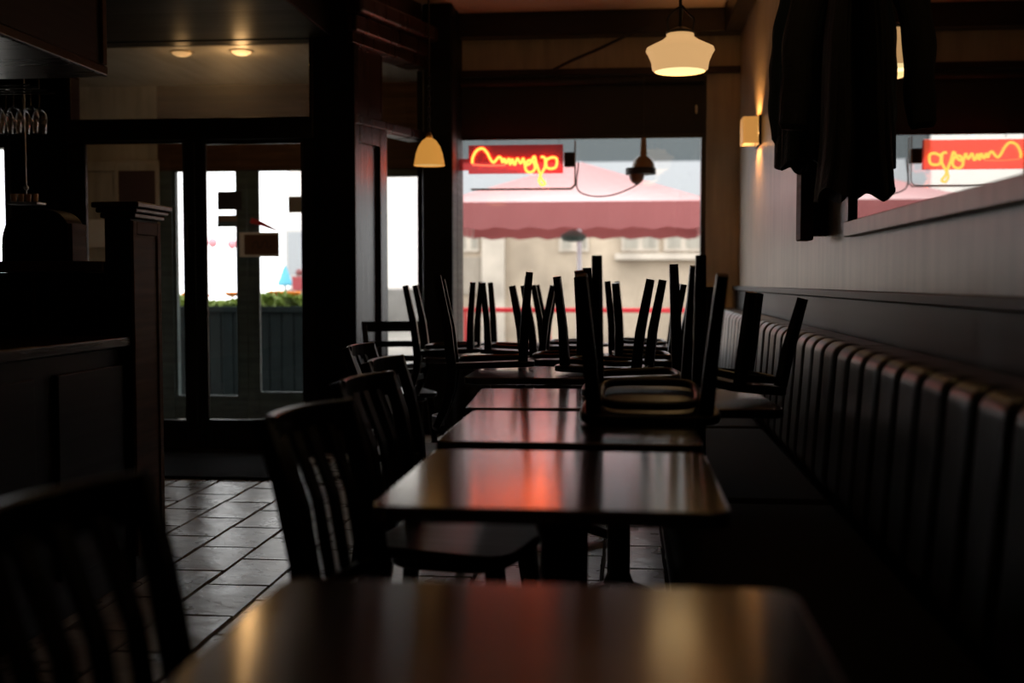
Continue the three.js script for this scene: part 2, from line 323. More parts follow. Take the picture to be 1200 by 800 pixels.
// right wall: wainscot, ledge, mirror
{
  const t = struct('trim_6');
  part(t, 'wainscot_panel', box(WX - 0.02, WX - 0.001, 0.0, 1.085, 0.2, WZ - 0.01, 0.003), mat.wainscot);
  part(t, 'cap', box(WX - 0.045, WX - 0.001, 1.086, 1.118, 0.2, WZ - 0.01, 0.006), mat.wainscot);
  const n = thing('wall_mirror', 'large wall mirror above the bench with painted ledge and narrow dark side frame', 'mirror');
  const z0 = 0.6, z1 = 4.46;
  part(n, 'mirror_glass', box(WX - 0.012, WX - 0.004, 1.376, 2.98, z0, z1 - 0.03, 0), mat.mirror);
  part(n, 'ledge', box(WX - 0.04, WX - 0.001, 1.318, 1.374, z0, z1, 0.004), mat.paint);
  part(n, 'side_frame', box(WX - 0.03, WX - 0.001, 1.376, 3.0, z1 - 0.03, z1 + 0.005, 0.003), mat.darkWood);
}

// ---------------------------------------------------------------- outside
const GY = -0.14;
const pave = part(scene, 'pavement', box(-40, 30, GY - 0.3, GY, LZ + 0.15, 60, 0), M(0.34, 0.33, 0.31, { roughness: 0.9, map: stoneTone })); pave.userData.kind = 'structure';
{
  // stone building across the street
  const Z = 22, b = thing('stone_building', 'cream stone building across the street with shuttered windows and grey shop fascia', 'building', [0, 0, -Z]);
  const L = (u, v) => { const p = atZ(u, v, Z); return [p.x, p.y]; };
  const wm = M(0.57, 0.485, 0.39, { roughness: 0.9, map: stoneTone }), wp = M(0.72, 0.66, 0.59, { roughness: 0.8, map: stoneTone });
  const xl = L(500, 330)[0], xr = 9, bb = (x0, x1, y0, y1, f0, f1, m, nm, r = 0.01) => part(b, nm, uvm(new RoundedBoxGeometry(x1 - x0, y1 - y0, f1 - f0, 1, Math.min(r, (f1 - f0) / 3)).translate((x0 + x1) / 2, (y0 + y1) / 2, (f0 + f1) / 2)), m);
  bb(xl, xr, GY, 2.75, -3, 0, wm, 'wall');
  bb(xl, xr, 2.75, 3.40, -3, 0.12, M(0.38, 0.40, 0.42, { roughness: 0.7 }), 'fascia');
  bb(xl, xr, 3.40, 5.2, -3, 0.05, M(0.07, 0.085, 0.09, { roughness: 0.7 }), 'upper_wall');
  bb(L(565, 0)[0], L(592, 0)[0], GY, 2.74, 0, 0.16, wp, 'pilaster');
  bb(xl, L(564, 0)[0], 0.9, 1.62, 0, 0.05, M(0.42, 0.38, 0.33, { roughness: 0.95, map: stoneTone }), 'stone_panel');
  bb(L(722, 0)[0], xr, 1.56, 1.68, 0, 0.2, wp, 'ledge');
  for (const [u0, u1] of [[536, 562], [655, 690], [728, 772], [778, 822]]) {
    const [x0] = L(u0, 300), [x1] = L(u1, 300);
    const w = bb(x0, x1, 1.72, 2.62, 0.0, 0.05, wp, 'window');
    for (let k = 0; k < 2; k++) { const a = x0 + 0.06 + k * (x1 - x0) / 2, c = a + (x1 - x0) / 2 - 0.1; part(w, 'curtained_pane', uvm(new THREE.BoxGeometry(c - a, 0.78, 0.02).translate((a + c) / 2, 2.17, 0.055)), M(0.5, 0.46, 0.38, { roughness: 0.5, map: streakTone })); }
  }
  // pale rendered building seen through the entrance
  const p2 = thing('pale_building', 'pale rendered building down the street beyond the entrance', 'building', [0, 0, -30]);
  const q = (u) => atZ(u, 330, 30).x;
  part(p2, 'wall', uvm(new THREE.BoxGeometry(q(496) - q(338), 9, 4).translate((q(338) + q(496)) / 2, 4.5 + GY, -2)), M(0.9, 0.85, 0.8, { roughness: 0.9 }));
  part(p2, 'plinth', uvm(new THREE.BoxGeometry(q(496) - q(338) + 0.1, 1.1, 0.12).translate((q(338) + q(496)) / 2, 0.55 + GY, 0.061)), M(0.3, 0.3, 0.3, { roughness: 0.9, map: stoneTone }));
  for (let k = 0; k < 2; k++) { const x = q(352) + k * 1.1; const w = part(p2, 'window', uvm(new THREE.BoxGeometry(0.8, 1.3, 0.06).translate(x, 1.9, 0.031)), M(0.6, 0.57, 0.54, { roughness: 0.6 })); part(w, 'pane', uvm(new THREE.BoxGeometry(0.66, 1.15, 0.02).translate(x, 1.9, 0.07)), M(0.35, 0.37, 0.39, { roughness: 0.2 })); }
}
{
  // red patio parasol
  const Z = 15, c = atZ(679, 270, Z), half = atZ(825, 262, Z).x - c.x, yb = atZ(657, 274, Z).y, ye = atZ(657, 246, Z).y, ya = atZ(650, 190, Z).y;
  const t = thing('patio_parasol', 'large red parasol with glare-paled canopy open on the pavement outside the window', 'parasol', [c.x, GY, -Z]);
  const red = M(0.62, 0.29, 0.29, { roughness: 0.8, transmission: 0.45, thickness: 0 });  // canopy red lightened to pink, bright glare put into its colour
  const E = ye - GY, A = ya - GY, B = yb - GY, n = 4, pos = [], N = 10;
  const cor = [...Array(n)].map((_, k) => { const a = Math.PI / 4 + k * Math.PI / 2; return [Math.SQRT2 * half * Math.cos(a), Math.SQRT2 * half * Math.sin(a)]; });
  for (let k = 0; k < n; k++) { // each gore sags a little between its ribs
    const [ax, az] = cor[k], [bx, bz] = cor[(k + 1) % n];
    const P = (s, w) => { const x = (ax + (bx - ax) * w) * s, z = (az + (bz - az) * w) * s; return [x, A + (E - A) * s - 0.10 * Math.sin(Math.PI * s) * Math.sin(Math.PI * w), z]; };
    for (let i = 0; i < N; i++) for (let j = 0; j < N; j++) { const p = P(i / N, j / N), q = P((i + 1) / N, j / N), r = P((i + 1) / N, (j + 1) / N), s = P(i / N, (j + 1) / N); pos.push(...p, ...r, ...q, ...p, ...s, ...r); }
  }
  const g = new THREE.BufferGeometry(); g.setAttribute('position', new THREE.Float32BufferAttribute(pos, 3)); g.computeVertexNormals();
  part(t, 'canopy', uvm(g), red);
  for (let k = 0; k < n; k++) {
    const [ax, az] = cor[k], [bx, bz] = cor[(k + 1) % n], pp = [], S = 24;
    const P = (w, y) => { const o = 1 + 0.006 * Math.sin(w * 40) * (y < E ? 1 : 0); return [(ax + (bx - ax) * w) * o, y, (az + (bz - az) * w) * o]; };
    for (let i = 0; i < S; i++) { const y0 = B + 0.02 * Math.sin(i * 2.1), y1 = B + 0.02 * Math.sin((i + 1) * 2.1); const a = P(i / S, E), b = P((i + 1) / S, E), c2 = P((i + 1) / S, y1), d = P(i / S, y0); pp.push(...a, ...b, ...c2, ...a, ...c2, ...d); }
    const v = new THREE.BufferGeometry(); v.setAttribute('position', new THREE.Float32BufferAttribute(pp, 3)); v.computeVertexNormals(); part(t, 'valance', uvm(v), M(0.33, 0.10, 0.10, { roughness: 0.85, transmission: 0.25, thickness: 0 }));
    part(t, 'rib', tube([V(0, A - 0.05, 0), V(cor[k][0] * 0.98, E - 0.03, cor[k][1] * 0.98)], 0.015, 4, 6), mat.steel);
  }
  part(t, 'pole', new THREE.CylinderGeometry(0.03, 0.03, A, 16).translate(0, A / 2, 0), M(0.6, 0.65, 0.7, { roughness: 0.4 }));
  part(t, 'base', new THREE.CylinderGeometry(0.35, 0.38, 0.09, 24).translate(0, 0.045, 0), mat.iron);
  const hp = atZ(672, 277, Z - 0.4); const hl = thing('patio_heater', 'small dark round heater hanging under the red parasol', 'heater', [hp.x, hp.y, hp.z]);
  part(hl, 'hood', lathe([[0, 0.08], [0.05, 0.08], [0.16, 0.02], [0.16, -0.02], [0.12, -0.06], [0, -0.07]], 28), M(0.03, 0.06, 0.05, { roughness: 0.5 }));
  part(hl, 'hanger', new THREE.CylinderGeometry(0.01, 0.01, 0.5, 8).translate(0, 0.35, 0), mat.iron);
}
{
  // red barrier rail outside the window
  const Z = 12.2, a = atZ(540, 363, Z), b = atZ(850, 361, Z), t = thing('barrier_rail', 'thin red barrier rail of the terrace outside the window', 'rail', [0, GY, -Z]);
  part(t, 'rail', uvm(new RoundedBoxGeometry(b.x - a.x, 0.05, 0.03, 1, 0.01).translate((a.x + b.x) / 2, a.y - GY, 0)), M(0.6, 0.02, 0.03, { roughness: 0.5 }));
  for (const x of [a.x + 0.05, a.x + 0.95, 0.05 * b.x - 0.35, b.x - 0.1]) part(t, 'rail_post', new THREE.CylinderGeometry(0.02, 0.02, a.y - GY, 10).translate(x, (a.y - GY) / 2, 0), M(0.5, 0.03, 0.03, { roughness: 0.5 }));
}
{
  // planter box with hedge and flowers outside the doors
  const Z = 11.2, a = atZ(185, 358, Z), b = atZ(408, 358, Z), t = thing('planter_box', 'long dark blue-green planter box outside the entrance', 'planter', [0, GY, -Z]);
  const H = a.y - GY, m = M(0.010, 0.021, 0.025, { roughness: 0.8, specularIntensity: 0.3, map: grainTone });
  const nb = 16; for (let k = 0; k < nb; k++) { const x0 = a.x + (b.x - a.x) * k / nb; part(t, 'board', uvm(new RoundedBoxGeometry((b.x - a.x) / nb - 0.008, H - 0.06, 0.03, 1, 0.006).translate(x0 + (b.x - a.x) / nb / 2, (H - 0.06) / 2, 0.2), true), m); }
  part(t, 'back_board', uvm(new THREE.BoxGeometry(b.x - a.x, H - 0.06, 0.36).translate((a.x + b.x) / 2, (H - 0.06) / 2, 0)), m);
  part(t, 'cap', uvm(new RoundedBoxGeometry(b.x - a.x + 0.04, 0.06, 0.48, 1, 0.01).translate((a.x + b.x) / 2, H - 0.03, 0)), m);
  const leaf = new THREE.CircleGeometry(0.03, 5).scale(1, 1.6, 1), geos = [];
  for (let k = 0; k < 2600; k++) { const g = leaf.clone(); g.rotateX(rr(-1.4, 1.4)); g.rotateY(rr(0, 6.28)); g.rotateZ(rr(-1, 1)); const x = rr(a.x, b.x); g.translate(x, H + Math.abs(rr(-0.02, 0.10)) * (0.7 + 0.5 * Math.sin(x * 5)), rr(-0.2, 0.2)); geos.push(g); }
  const hd = solo('hedge', merge(geos), M(0.26, 0.36, 0.07, { roughness: 0.8, transmission: 0.3, thickness: 0 }), 'low green hedge growing in the dark planter outside', 'hedge', undefined, 'stuff'); hd.position.set(0, GY, -Z);
  for (let k = 0; k < 9; k++) {
    const x = a.x + (b.x - a.x) * (k + rr(0.2, 0.8)) / 9, f = thing('orange_flower', 'orange flower head above the planter hedge', 'flower', [x, GY + H + rr(0.07, 0.12), -Z + rr(0.05, 0.2)], 0, 'orange flowers in the planter');
    const pg = []; for (let p = 0; p < 9; p++) pg.push(new THREE.SphereGeometry(0.042, 8, 6).scale(1, 0.4, 0.6).translate(0.04, 0, 0).rotateZ(0.5).rotateY(p * 0.7)); part(f, 'petals', merge(pg), M(0.9, 0.26, 0.02, { roughness: 0.7 })); part(f, 'stem', new THREE.CylinderGeometry(0.004, 0.004, 0.1, 6).translate(0, -0.05, 0), M(0.1, 0.2, 0.04));
  }
}
{
  // things in the street seen through the outer doors
  const p = atZ(334, 324, 16), t = thing('blue_parasol', 'closed light blue parasol standing in the street', 'parasol', [p.x, GY, -16]);
  const y = p.y - GY;
  part(t, 'canopy', lathe([[0.01, y + 0.16], [0.035, y + 0.1], [0.07, y], [0.11, y - 0.1], [0.10, y - 0.13], [0.02, y - 0.13]], 16), M(0.12, 0.45, 0.6, { roughness: 0.7 }));
  part(t, 'pole', new THREE.CylinderGeometry(0.02, 0.02, y, 10).translate(0, y / 2, 0), mat.steel); part(t, 'base', new THREE.CylinderGeometry(0.2, 0.22, 0.06, 18).translate(0, 0.03, 0), mat.iron);
  const q = atZ(349, 332, 15.5), s = thing('red_notice_board', 'dark red notice board on a post in the street', 'sign', [q.x, GY, -15.5]);
  part(s, 'board', uvm(new RoundedBoxGeometry(0.16, 0.19, 0.03, 1, 0.008).translate(0, q.y - GY, 0)), M(0.35, 0.05, 0.06)); part(s, 'finial', new THREE.SphereGeometry(0.05, 14, 10).translate(0.02, q.y - GY + 0.15, 0), M(0.2, 0.05, 0.05)); part(s, 'post', new THREE.CylinderGeometry(0.02, 0.02, q.y - GY, 10).translate(0, (q.y - GY) / 2, -0.03), mat.iron);
  for (const [u, v] of [[249, 284], [272, 286]]) { const r = atZ(u, v, 17), l = thing('pink_lantern', 'round pink paper lantern on a thin pole in the street', 'lantern', [r.x, GY, -17], 0, 'pink lanterns in the street'); part(l, 'globe', new THREE.SphereGeometry(0.075, 18, 12).translate(0, r.y - GY, 0), M(0.85, 0.35, 0.4, { roughness: 0.8 })); part(l, 'pole', new THREE.CylinderGeometry(0.012, 0.015, r.y - GY - 0.07, 8).translate(0, (r.y - GY - 0.07) / 2, 0), mat.paper); }
}
// signs taped to the outer doors, picture in the lobby
function plate(name, label, u0, u1, v0, v1, d, m, thick = 0.006) {
  const a = atZ(u0, v1, d), b = atZ(u1, v0, d), t = thing(name, label, 'sign', [(a.x + b.x) / 2, (a.y + b.y) / 2, -d]);
  part(t, 'sheet', uvm(new RoundedBoxGeometry(b.x - a.x, b.y - a.y, thick, 1, 0.002)), m); return [t, b.x - a.x, b.y - a.y];
}
{
  const d = LZ + 0.01;
  plate('door_notice', 'plain black square notice stuck to the outer door', 255, 283, 224, 246, d, mat.black);
  { const [t, w, h] = plate('door_notice', 'brown and blue notice below the black one on the outer door', 255, 278, 252, 266, d, M(0.22, 0.17, 0.13)); part(t, 'blue_band', uvm(new THREE.BoxGeometry(w, h * 0.45, 0.002).translate(0, -h * 0.27, 0.0045)), M(0.06, 0.12, 0.17)); }
  plate('door_notice', 'small grey-brown notice on the outer door glass', 338, 354.5, 230, 249, d, M(0.19, 0.17, 0.14));
  const [t, w, h] = plate('hanging_sign', 'brown sign with curling script in a white frame on the outer door', 281, 327, 272, 301, d - 0.03, M(0.7, 0.68, 0.64), 0.012);
  const cv = document.createElement('canvas'); cv.width = 256; cv.height = 144; const c = cv.getContext('2d'); c.fillStyle = '#5a3d22'; c.fillRect(0, 0, 256, 144); c.strokeStyle = '#2a1a10'; c.lineWidth = 8; c.lineCap = 'round';
  c.beginPath(); c.moveTo(60, 95); c.bezierCurveTo(70, 40, 110, 40, 100, 80); c.bezierCurveTo(95, 110, 130, 100, 140, 60); c.bezierCurveTo(150, 30, 185, 40, 170, 75); c.bezierCurveTo(160, 100, 190, 100, 205, 80); c.stroke();
  const tx = new THREE.CanvasTexture(cv); tx.colorSpace = THREE.SRGBColorSpace;
  const fm = new THREE.MeshPhysicalMaterial({ map: tx, roughness: 0.6 });
  part(t, 'face', new THREE.PlaneGeometry(w * 0.86, h * 0.82).translate(w * 0.055, 0, 0.0075), fm);
  const r0 = atZ(294, 258, d - 0.03), r1 = atZ(325, 270, d - 0.03), rb = thing('red_ribbon', 'strip of red ribbon above the hanging sign', 'ribbon', r0.toArray());
  const D = r1.clone().sub(r0); part(rb, 'band', bar([V(0, 0, 0), D.clone().multiplyScalar(0.4).add(V(0, 0.005, 0)), D], [0.022, 0.018, 0.006], 0.003, V(0, 1, 0), 0.001), M(0.55, 0.03, 0.03, { roughness: 0.6 }));
  const a = atZ(138, 262, LZ - 0.02), b = atZ(184, 190, LZ - 0.02), pf = thing('framed_print', 'dark red print in a pale frame on the lobby wall', 'picture', [(a.x + b.x) / 2, (a.y + b.y) / 2, -(LZ - 0.02)]);
  const pw = b.x - a.x, ph = b.y - a.y; part(pf, 'frame', merge([[-pw / 2, 0, 0.03, ph], [pw / 2, 0, 0.03, ph], [0, ph / 2, pw + 0.03, 0.03], [0, -ph / 2, pw + 0.03, 0.03]].map(([x, y, w2, h2]) => uvm(new RoundedBoxGeometry(w2, h2, 0.03, 1, 0.004).translate(x, y, 0)))), M(0.45, 0.4, 0.33)); part(pf, 'print', uvm(new THREE.BoxGeometry(pw - 0.03, ph - 0.03, 0.01)), M(0.08, 0.035, 0.025, { roughness: 0.4, map: stoneTone }));
  const e = atZ(96, 290, LZ - 0.01), g = atZ(122, 257, LZ - 0.01), pn = thing('wall_poster', 'white paper poster on the lobby wall', 'poster', [(e.x + g.x) / 2, (e.y + g.y) / 2, -(LZ - 0.006)]); part(pn, 'sheet', uvm(new RoundedBoxGeometry(g.x - e.x + 0.1, g.y - e.y, 0.006, 1, 0.002)), mat.paper);
}

// ---------------------------------------------------------------- furniture
function makeTable(w, l, label, group, x, d, turn = 0, reach = 0.27, H = 0.75) {   // w across the room, l along it
  const t = thing('dining_table', label, 'table', [x, 0, -d], turn, group);
  const s = new THREE.Shape(), r = 0.035, a = w / 2, b = l / 2;
  s.moveTo(-a + r, -b); s.lineTo(a - r, -b); s.quadraticCurveTo(a, -b, a, -b + r); s.lineTo(a, b - r); s.quadraticCurveTo(a, b, a - r, b); s.lineTo(-a + r, b); s.quadraticCurveTo(-a, b, -a, b - r); s.lineTo(-a, -b + r); s.quadraticCurveTo(-a, -b, -a + r, -b);
  part(t, 'tabletop', uvm(extr(s, 0.03, 0.006, 3).rotateX(-Math.PI / 2).translate(0, H - 0.03, 0), false), mat.tableTop);
  const c = H - 0.031; part(t, 'column', lathe([[0.0, 0.06], [0.06, 0.06], [0.055, 0.1], [0.04, 0.14], [0.04, c - 0.1], [0.055, c - 0.06], [0.10, c - 0.02], [0.10, c], [0, c]], 20), mat.iron);
  for (let k = 0; k < 4; k++) { const q = k * Math.PI / 2, dx = Math.cos(q), dz = Math.sin(q), ln = k % 2 ? Math.min(0.3, l * 0.42) : reach; part(t, 'foot', bar([V(dx * 0.02, 0.085, dz * 0.02), V(dx * ln * 0.55, 0.065, dz * ln * 0.55), V(dx * ln, 0.022, dz * ln)], [0.032, 0.03, 0.026], [0.028, 0.025, 0.018], V(-dz, 0, dx), 0.006), mat.iron); }
  return t;
}
makeTable(0.67, 0.72, 'bare dark varnished table standing apart at the end of the table row', 'bare tables beside the bench', -0.12, 1.145);
makeTable(0.63, 0.70, 'bare dark varnished table next to the table carrying one upturned chair', 'bare tables beside the bench', -0.137, 2.36);
makeTable(0.66, 0.69, 'dark varnished table carrying one upturned chair', undefined, -0.145, 3.20);
makeTable(1.0, 0.66, 'wide dark table carrying an upturned chair and an upturned stool', undefined, -0.025, 3.98, 0.05, 0.16);
makeTable(0.70, 0.64, 'dark table behind the wide table, carrying two upturned chairs', undefined, -0.33, 5.1);
const farLabel = 'dark low table near the shop window carrying two upturned chairs';
const farT = [[-0.14, 6.0], [-0.12, 7.3]], FH = 0.72;
for (const [x, d] of farT) makeTable(0.66, 0.68, farLabel, 'tables near the shop window', x, d, 0, 0.27, FH);
makeTable(0.62, 0.66, 'dark low table by the entrance pier carrying two upturned chairs', undefined, -0.84, 6.75, 0, 0.26, FH);

// chairs face +x in their own axes; the seat is 0.455 m high
const SEAT = 0.455;
const seatShape = (() => { const s = new THREE.Shape(); s.moveTo(-0.17, -0.165); s.quadraticCurveTo(0.0, -0.20, 0.15, -0.205); s.quadraticCurveTo(0.205, -0.2, 0.205, -0.12); s.lineTo(0.205, 0.12); s.quadraticCurveTo(0.205, 0.2, 0.15, 0.205); s.quadraticCurveTo(0, 0.20, -0.17, 0.165); s.quadraticCurveTo(-0.2, 0.15, -0.2, 0.1); s.lineTo(-0.2, -0.1); s.quadraticCurveTo(-0.2, -0.15, -0.17, -0.165); return s; })();
const seatRing = (y) => { const ring = []; for (let k = 0; k < 20; k++) { const a = k / 20 * 2 * Math.PI, c = Math.cos(a), z = Math.sin(a); ring.push(V(0.155 * Math.sign(c) * Math.sqrt(Math.abs(c)) + 0.005, y, 0.15 * Math.sign(z) * Math.sqrt(Math.abs(z)))); } return tube(ring, 0.014, 60, 6, true); };
function makeChair(name, kind) {   // kind: slat (tall back of uprights), ladder (tall back of rungs), low (low back of rungs)
  const t = thing(name, 'chair', 'chair'), lw = kind === 'low' ? 0.020 : 0.018;
  part(t, 'seat', uvm(extr(seatShape, 0.03, 0.008, 3).rotateX(-Math.PI / 2).translate(0, SEAT - 0.03, 0), false), mat.chairSeat);
  part(t, 'seat_ring', seatRing(SEAT - 0.05), mat.chair);
  const top = kind === 'low' ? 0.73 : 0.885, q = (top - SEAT) / 0.43, Y = (y) => SEAT + (y - SEAT) * q;
  for (const z of [-1, 1]) {
    part(t, 'front_leg', bar([V(0.20, 0, z * 0.205), V(0.168, 0.25, z * 0.182), V(0.155, SEAT - 0.03, z * 0.168)], [lw * 0.85, lw, lw * 1.15], [lw * 0.85, lw, lw * 1.15]), mat.chair);
    part(t, 'back_post', bar([V(-0.245, 0, z * 0.17), V(-0.205, 0.25, z * 0.168), V(-0.19, SEAT, z * 0.167), V(-0.20, Y(0.6), z * 0.17), V(-0.235, Y(0.76), z * 0.178), V(-0.275, top, z * 0.186)], [lw * 0.85, lw, lw * 1.1, lw * 1.05, lw, lw * 0.85], [lw * 0.9, lw * 1.1, lw * 1.2, lw * 1.1, lw, lw * 0.8]), mat.chair);
  }
  const rail = (y, x, h, bow, nm) => { const p = []; for (let k = 0; k <= 8; k++) { const w = k / 8 * 2 - 1; p.push(V(x - bow * (1 - w * w), Y(y), w * 0.174)); } return part(t, nm, bar(p, h, 0.009, V(0, 1, 0), 0.003), mat.chair); };
  rail(0.855, -0.262, 0.034, 0.035, 'top_rail');
  if (kind === 'ladder') { rail(0.74, -0.226, 0.02, 0.028, 'ladder_slat'); rail(0.645, -0.205, 0.02, 0.022, 'ladder_slat'); rail(0.56, -0.194, 0.016, 0.016, 'ladder_slat'); }
  else if (kind === 'low') { rail(0.70, -0.216, 0.018, 0.024, 'ladder_slat'); rail(0.58, -0.197, 0.016, 0.018, 'ladder_slat'); }
  else {
    rail(0.53, -0.19, 0.015, 0.012, 'lower_rail');
    for (const z of [-0.105, -0.035, 0.035, 0.105]) { const o = 1 - (z / 0.178) ** 2; part(t, 'upright_slat', bar([V(-0.192 - 0.012 * o, 0.53, z), V(-0.215 - 0.02 * o, 0.7, z), V(-0.258 - 0.033 * o, 0.84, z)], 0.019, 0.006, V(0, 0, 1), 0.002), mat.chair); }
  }
  return t;
}
const proto = {};
function take(name, kind) { if (!proto[name]) return (proto[name] = makeChair(name, kind)); return copy(proto[name], [0, 0, 0]); }
function tagged(o, label, group) { o.userData.label = label; if (group) o.userData.group = group; else delete o.userData.group; return o; }
function upright(x, d, turn, label, group, kind = 'slat') {
  const o = tagged(take(kind === 'slat' ? 'slat_back_chair' : 'ladder_back_chair', kind), label, group);
  o.position.set(x, 0, -d); o.rotation.set(0, turn, 0); return o;
}
// upside down on a table: seat down, backrest hanging past the edge; turn 0 = back to the left, PI = to the right, -PI/2 = away down the room
function turnOver(o, x, d, turn, tiltX, tiltZ, top, seat, k = 1) {
  const q = new THREE.Quaternion().setFromEuler(new THREE.Euler(tiltX, 0, tiltZ, 'XYZ'));
  q.multiply(new THREE.Quaternion().setFromAxisAngle(V(0, 1, 0), turn));
  q.multiply(new THREE.Quaternion().setFromAxisAngle(V(1, 0, 0), Math.PI));
  o.quaternion.copy(q); o.scale.setScalar(k);
  const up = V(0, seat * k, 0).applyQuaternion(q), lift = k * (0.195 * Math.abs(Math.sin(tiltX)) + 0.195 * Math.abs(Math.sin(tiltZ)));
  o.position.set(x - up.x, top + 0.001 + lift - up.y, -d - up.z);
  return o;
}
function upturned(x, d, turn, label, group, tiltX = 0, tiltZ = 0, top = 0.75, k = 1) {
  return turnOver(tagged(take('low_back_chair', 'low'), label, group), x, d, turn, tiltX, tiltZ, top, SEAT, k);
}
const upG = 'upright chairs at the bare tables';
upright(-0.44, 1.30, -0.18, 'dark slat-back chair drawn up to the bare table at the row end', upG);
upright(-0.40, 2.30, -0.22, 'dark slat-back chair drawn up to the bare table in mid row', upG);
upright(-0.46, 3.10, -0.18, 'dark slat-back chair with its seat under the table carrying one upturned chair');
upright(-0.56, 3.86, -0.10, 'dark slat-back chair drawn up to the wide table');
upright(-0.84, 4.70, -0.05, 'dark slat-back chair drawn up to the table behind the wide table');
upright(-1.45, 7.25, -1.2, 'dark ladder-back chair standing upright by the side window', undefined, 'ladder');
upturned(0.065, 3.40, -Math.PI / 2, 'upturned low-back chair alone on its table', undefined, 0.15, 0, 0.75, 0.93);
upturned(0.04, 4.16, -Math.PI / 2 + 0.05, 'upturned low-back chair on the wide table', undefined, 0.03, 0.04, 0.75, 0.96);
const midG = 'upturned chairs on the table behind the wide table', midL = 'upturned low-back chair on the table behind the wide table';
upturned(-0.60, 5.1, 0.1, midL, midG, -0.05, 0.04, 0.75, 0.9);
upturned(-0.10, 5.1, Math.PI - 0.2, midL, midG, 0, -0.03, 0.75, 0.9);
{ // a stool on the right end of the wide table
  const t = thing('low_stool', 'upturned low stool with short legs on the wide table beside the bench', 'stool'), h = 0.34, lw = 0.018;
  part(t, 'seat', uvm(extr(seatShape, 0.03, 0.008, 3).scale(0.55, 0.55, 1).rotateX(-Math.PI / 2).translate(0, h - 0.03, 0), false), mat.chairSeat);
  part(t, 'seat_ring', seatRing(0).scale(0.55, 1, 0.55).translate(0, h - 0.05, 0), mat.chair);
  for (const x of [-1, 1]) for (const z of [-1, 1]) part(t, 'leg', bar([V(x * 0.115, 0, z * 0.115), V(x * 0.097, 0.18, z * 0.097), V(x * 0.09, h - 0.03, z * 0.09)], [lw * 0.85, lw, lw], [lw * 0.85, lw, lw]), mat.chair);
  turnOver(t, 0.40, 4.06, 0.6, 0.0, -0.12, 0.75, h);
}
const farG = 'upturned chairs near the shop window', farL = 'upturned low-back chair on a table near the shop window';
farT.forEach(([x, d], k) => { upturned(x - 0.2 - 0.03 * k, d + 0.02, 0.1 * (k - 1), farL, farG, 0, 0.03, FH, 0.9); upturned(x + 0.22, d - 0.02, Math.PI + 0.12 * (1 - k), farL, farG, 0.02, -0.04, FH, 0.9); });
for (const [x, a, b] of [[-1.04, 0, 0.05], [-0.66, Math.PI, -0.04]]) upturned(x, 6.75, a, 'upturned low-back chair on the table by the entrance pier', 'upturned chairs by the entrance pier', 0, b, FH, 0.9);

// channel-tufted bench along the right wall
const rollG = (() => { const g = new RoundedBoxGeometry(0.12, 0.47, 0.213, 5, 0.05); return uvm(g); })();
const benchSecs = [[0.2, 1.76, 'beside the bare table next to the bar'], [1.775, 3.60, 'below the long mirror, beside the table with one upturned chair'], [3.62, 5.44, 'below the hanging coats, beside the wide table'], [5.455, 7.28, 'below the amber wall sconce'], [7.295, 8.8, 'ending at the shop window wall']];
for (const [d0, d1, where] of benchSecs) {
  const t = thing('banquette_bench', `channelled dark leather bench ${where}`, 'bench', [0, 0, -(d0 + d1) / 2], 0, 'banquette bench sections'), L = d1 - d0;
  const B = (x0, x1, y0, y1, r, m, nm, swap) => part(t, nm, uvm(new RoundedBoxGeometry(x1 - x0, y1 - y0, L, 4, r).translate((x0 + x1) / 2, (y0 + y1) / 2, 0), swap), m);
  B(0.165, 0.80, 0.0, 0.33, 0.006, mat.darkWood, 'base');
  B(0.115, 0.66, 0.33, 0.47, 0.045, mat.seatLeather, 'seat_cushion');
  B(0.72, 0.805, 0.33, 0.955, 0.008, mat.darkWood, 'back_board');
  const n = Math.round(L / 0.2); for (let k = 0; k < n; k++) part(t, 'back_roll', rollG, mat.leather, [0.68, 0.725, -L / 2 + 0.108 + k * (L - 0.216) / (n - 1)], [0, 0, -0.07]);
}

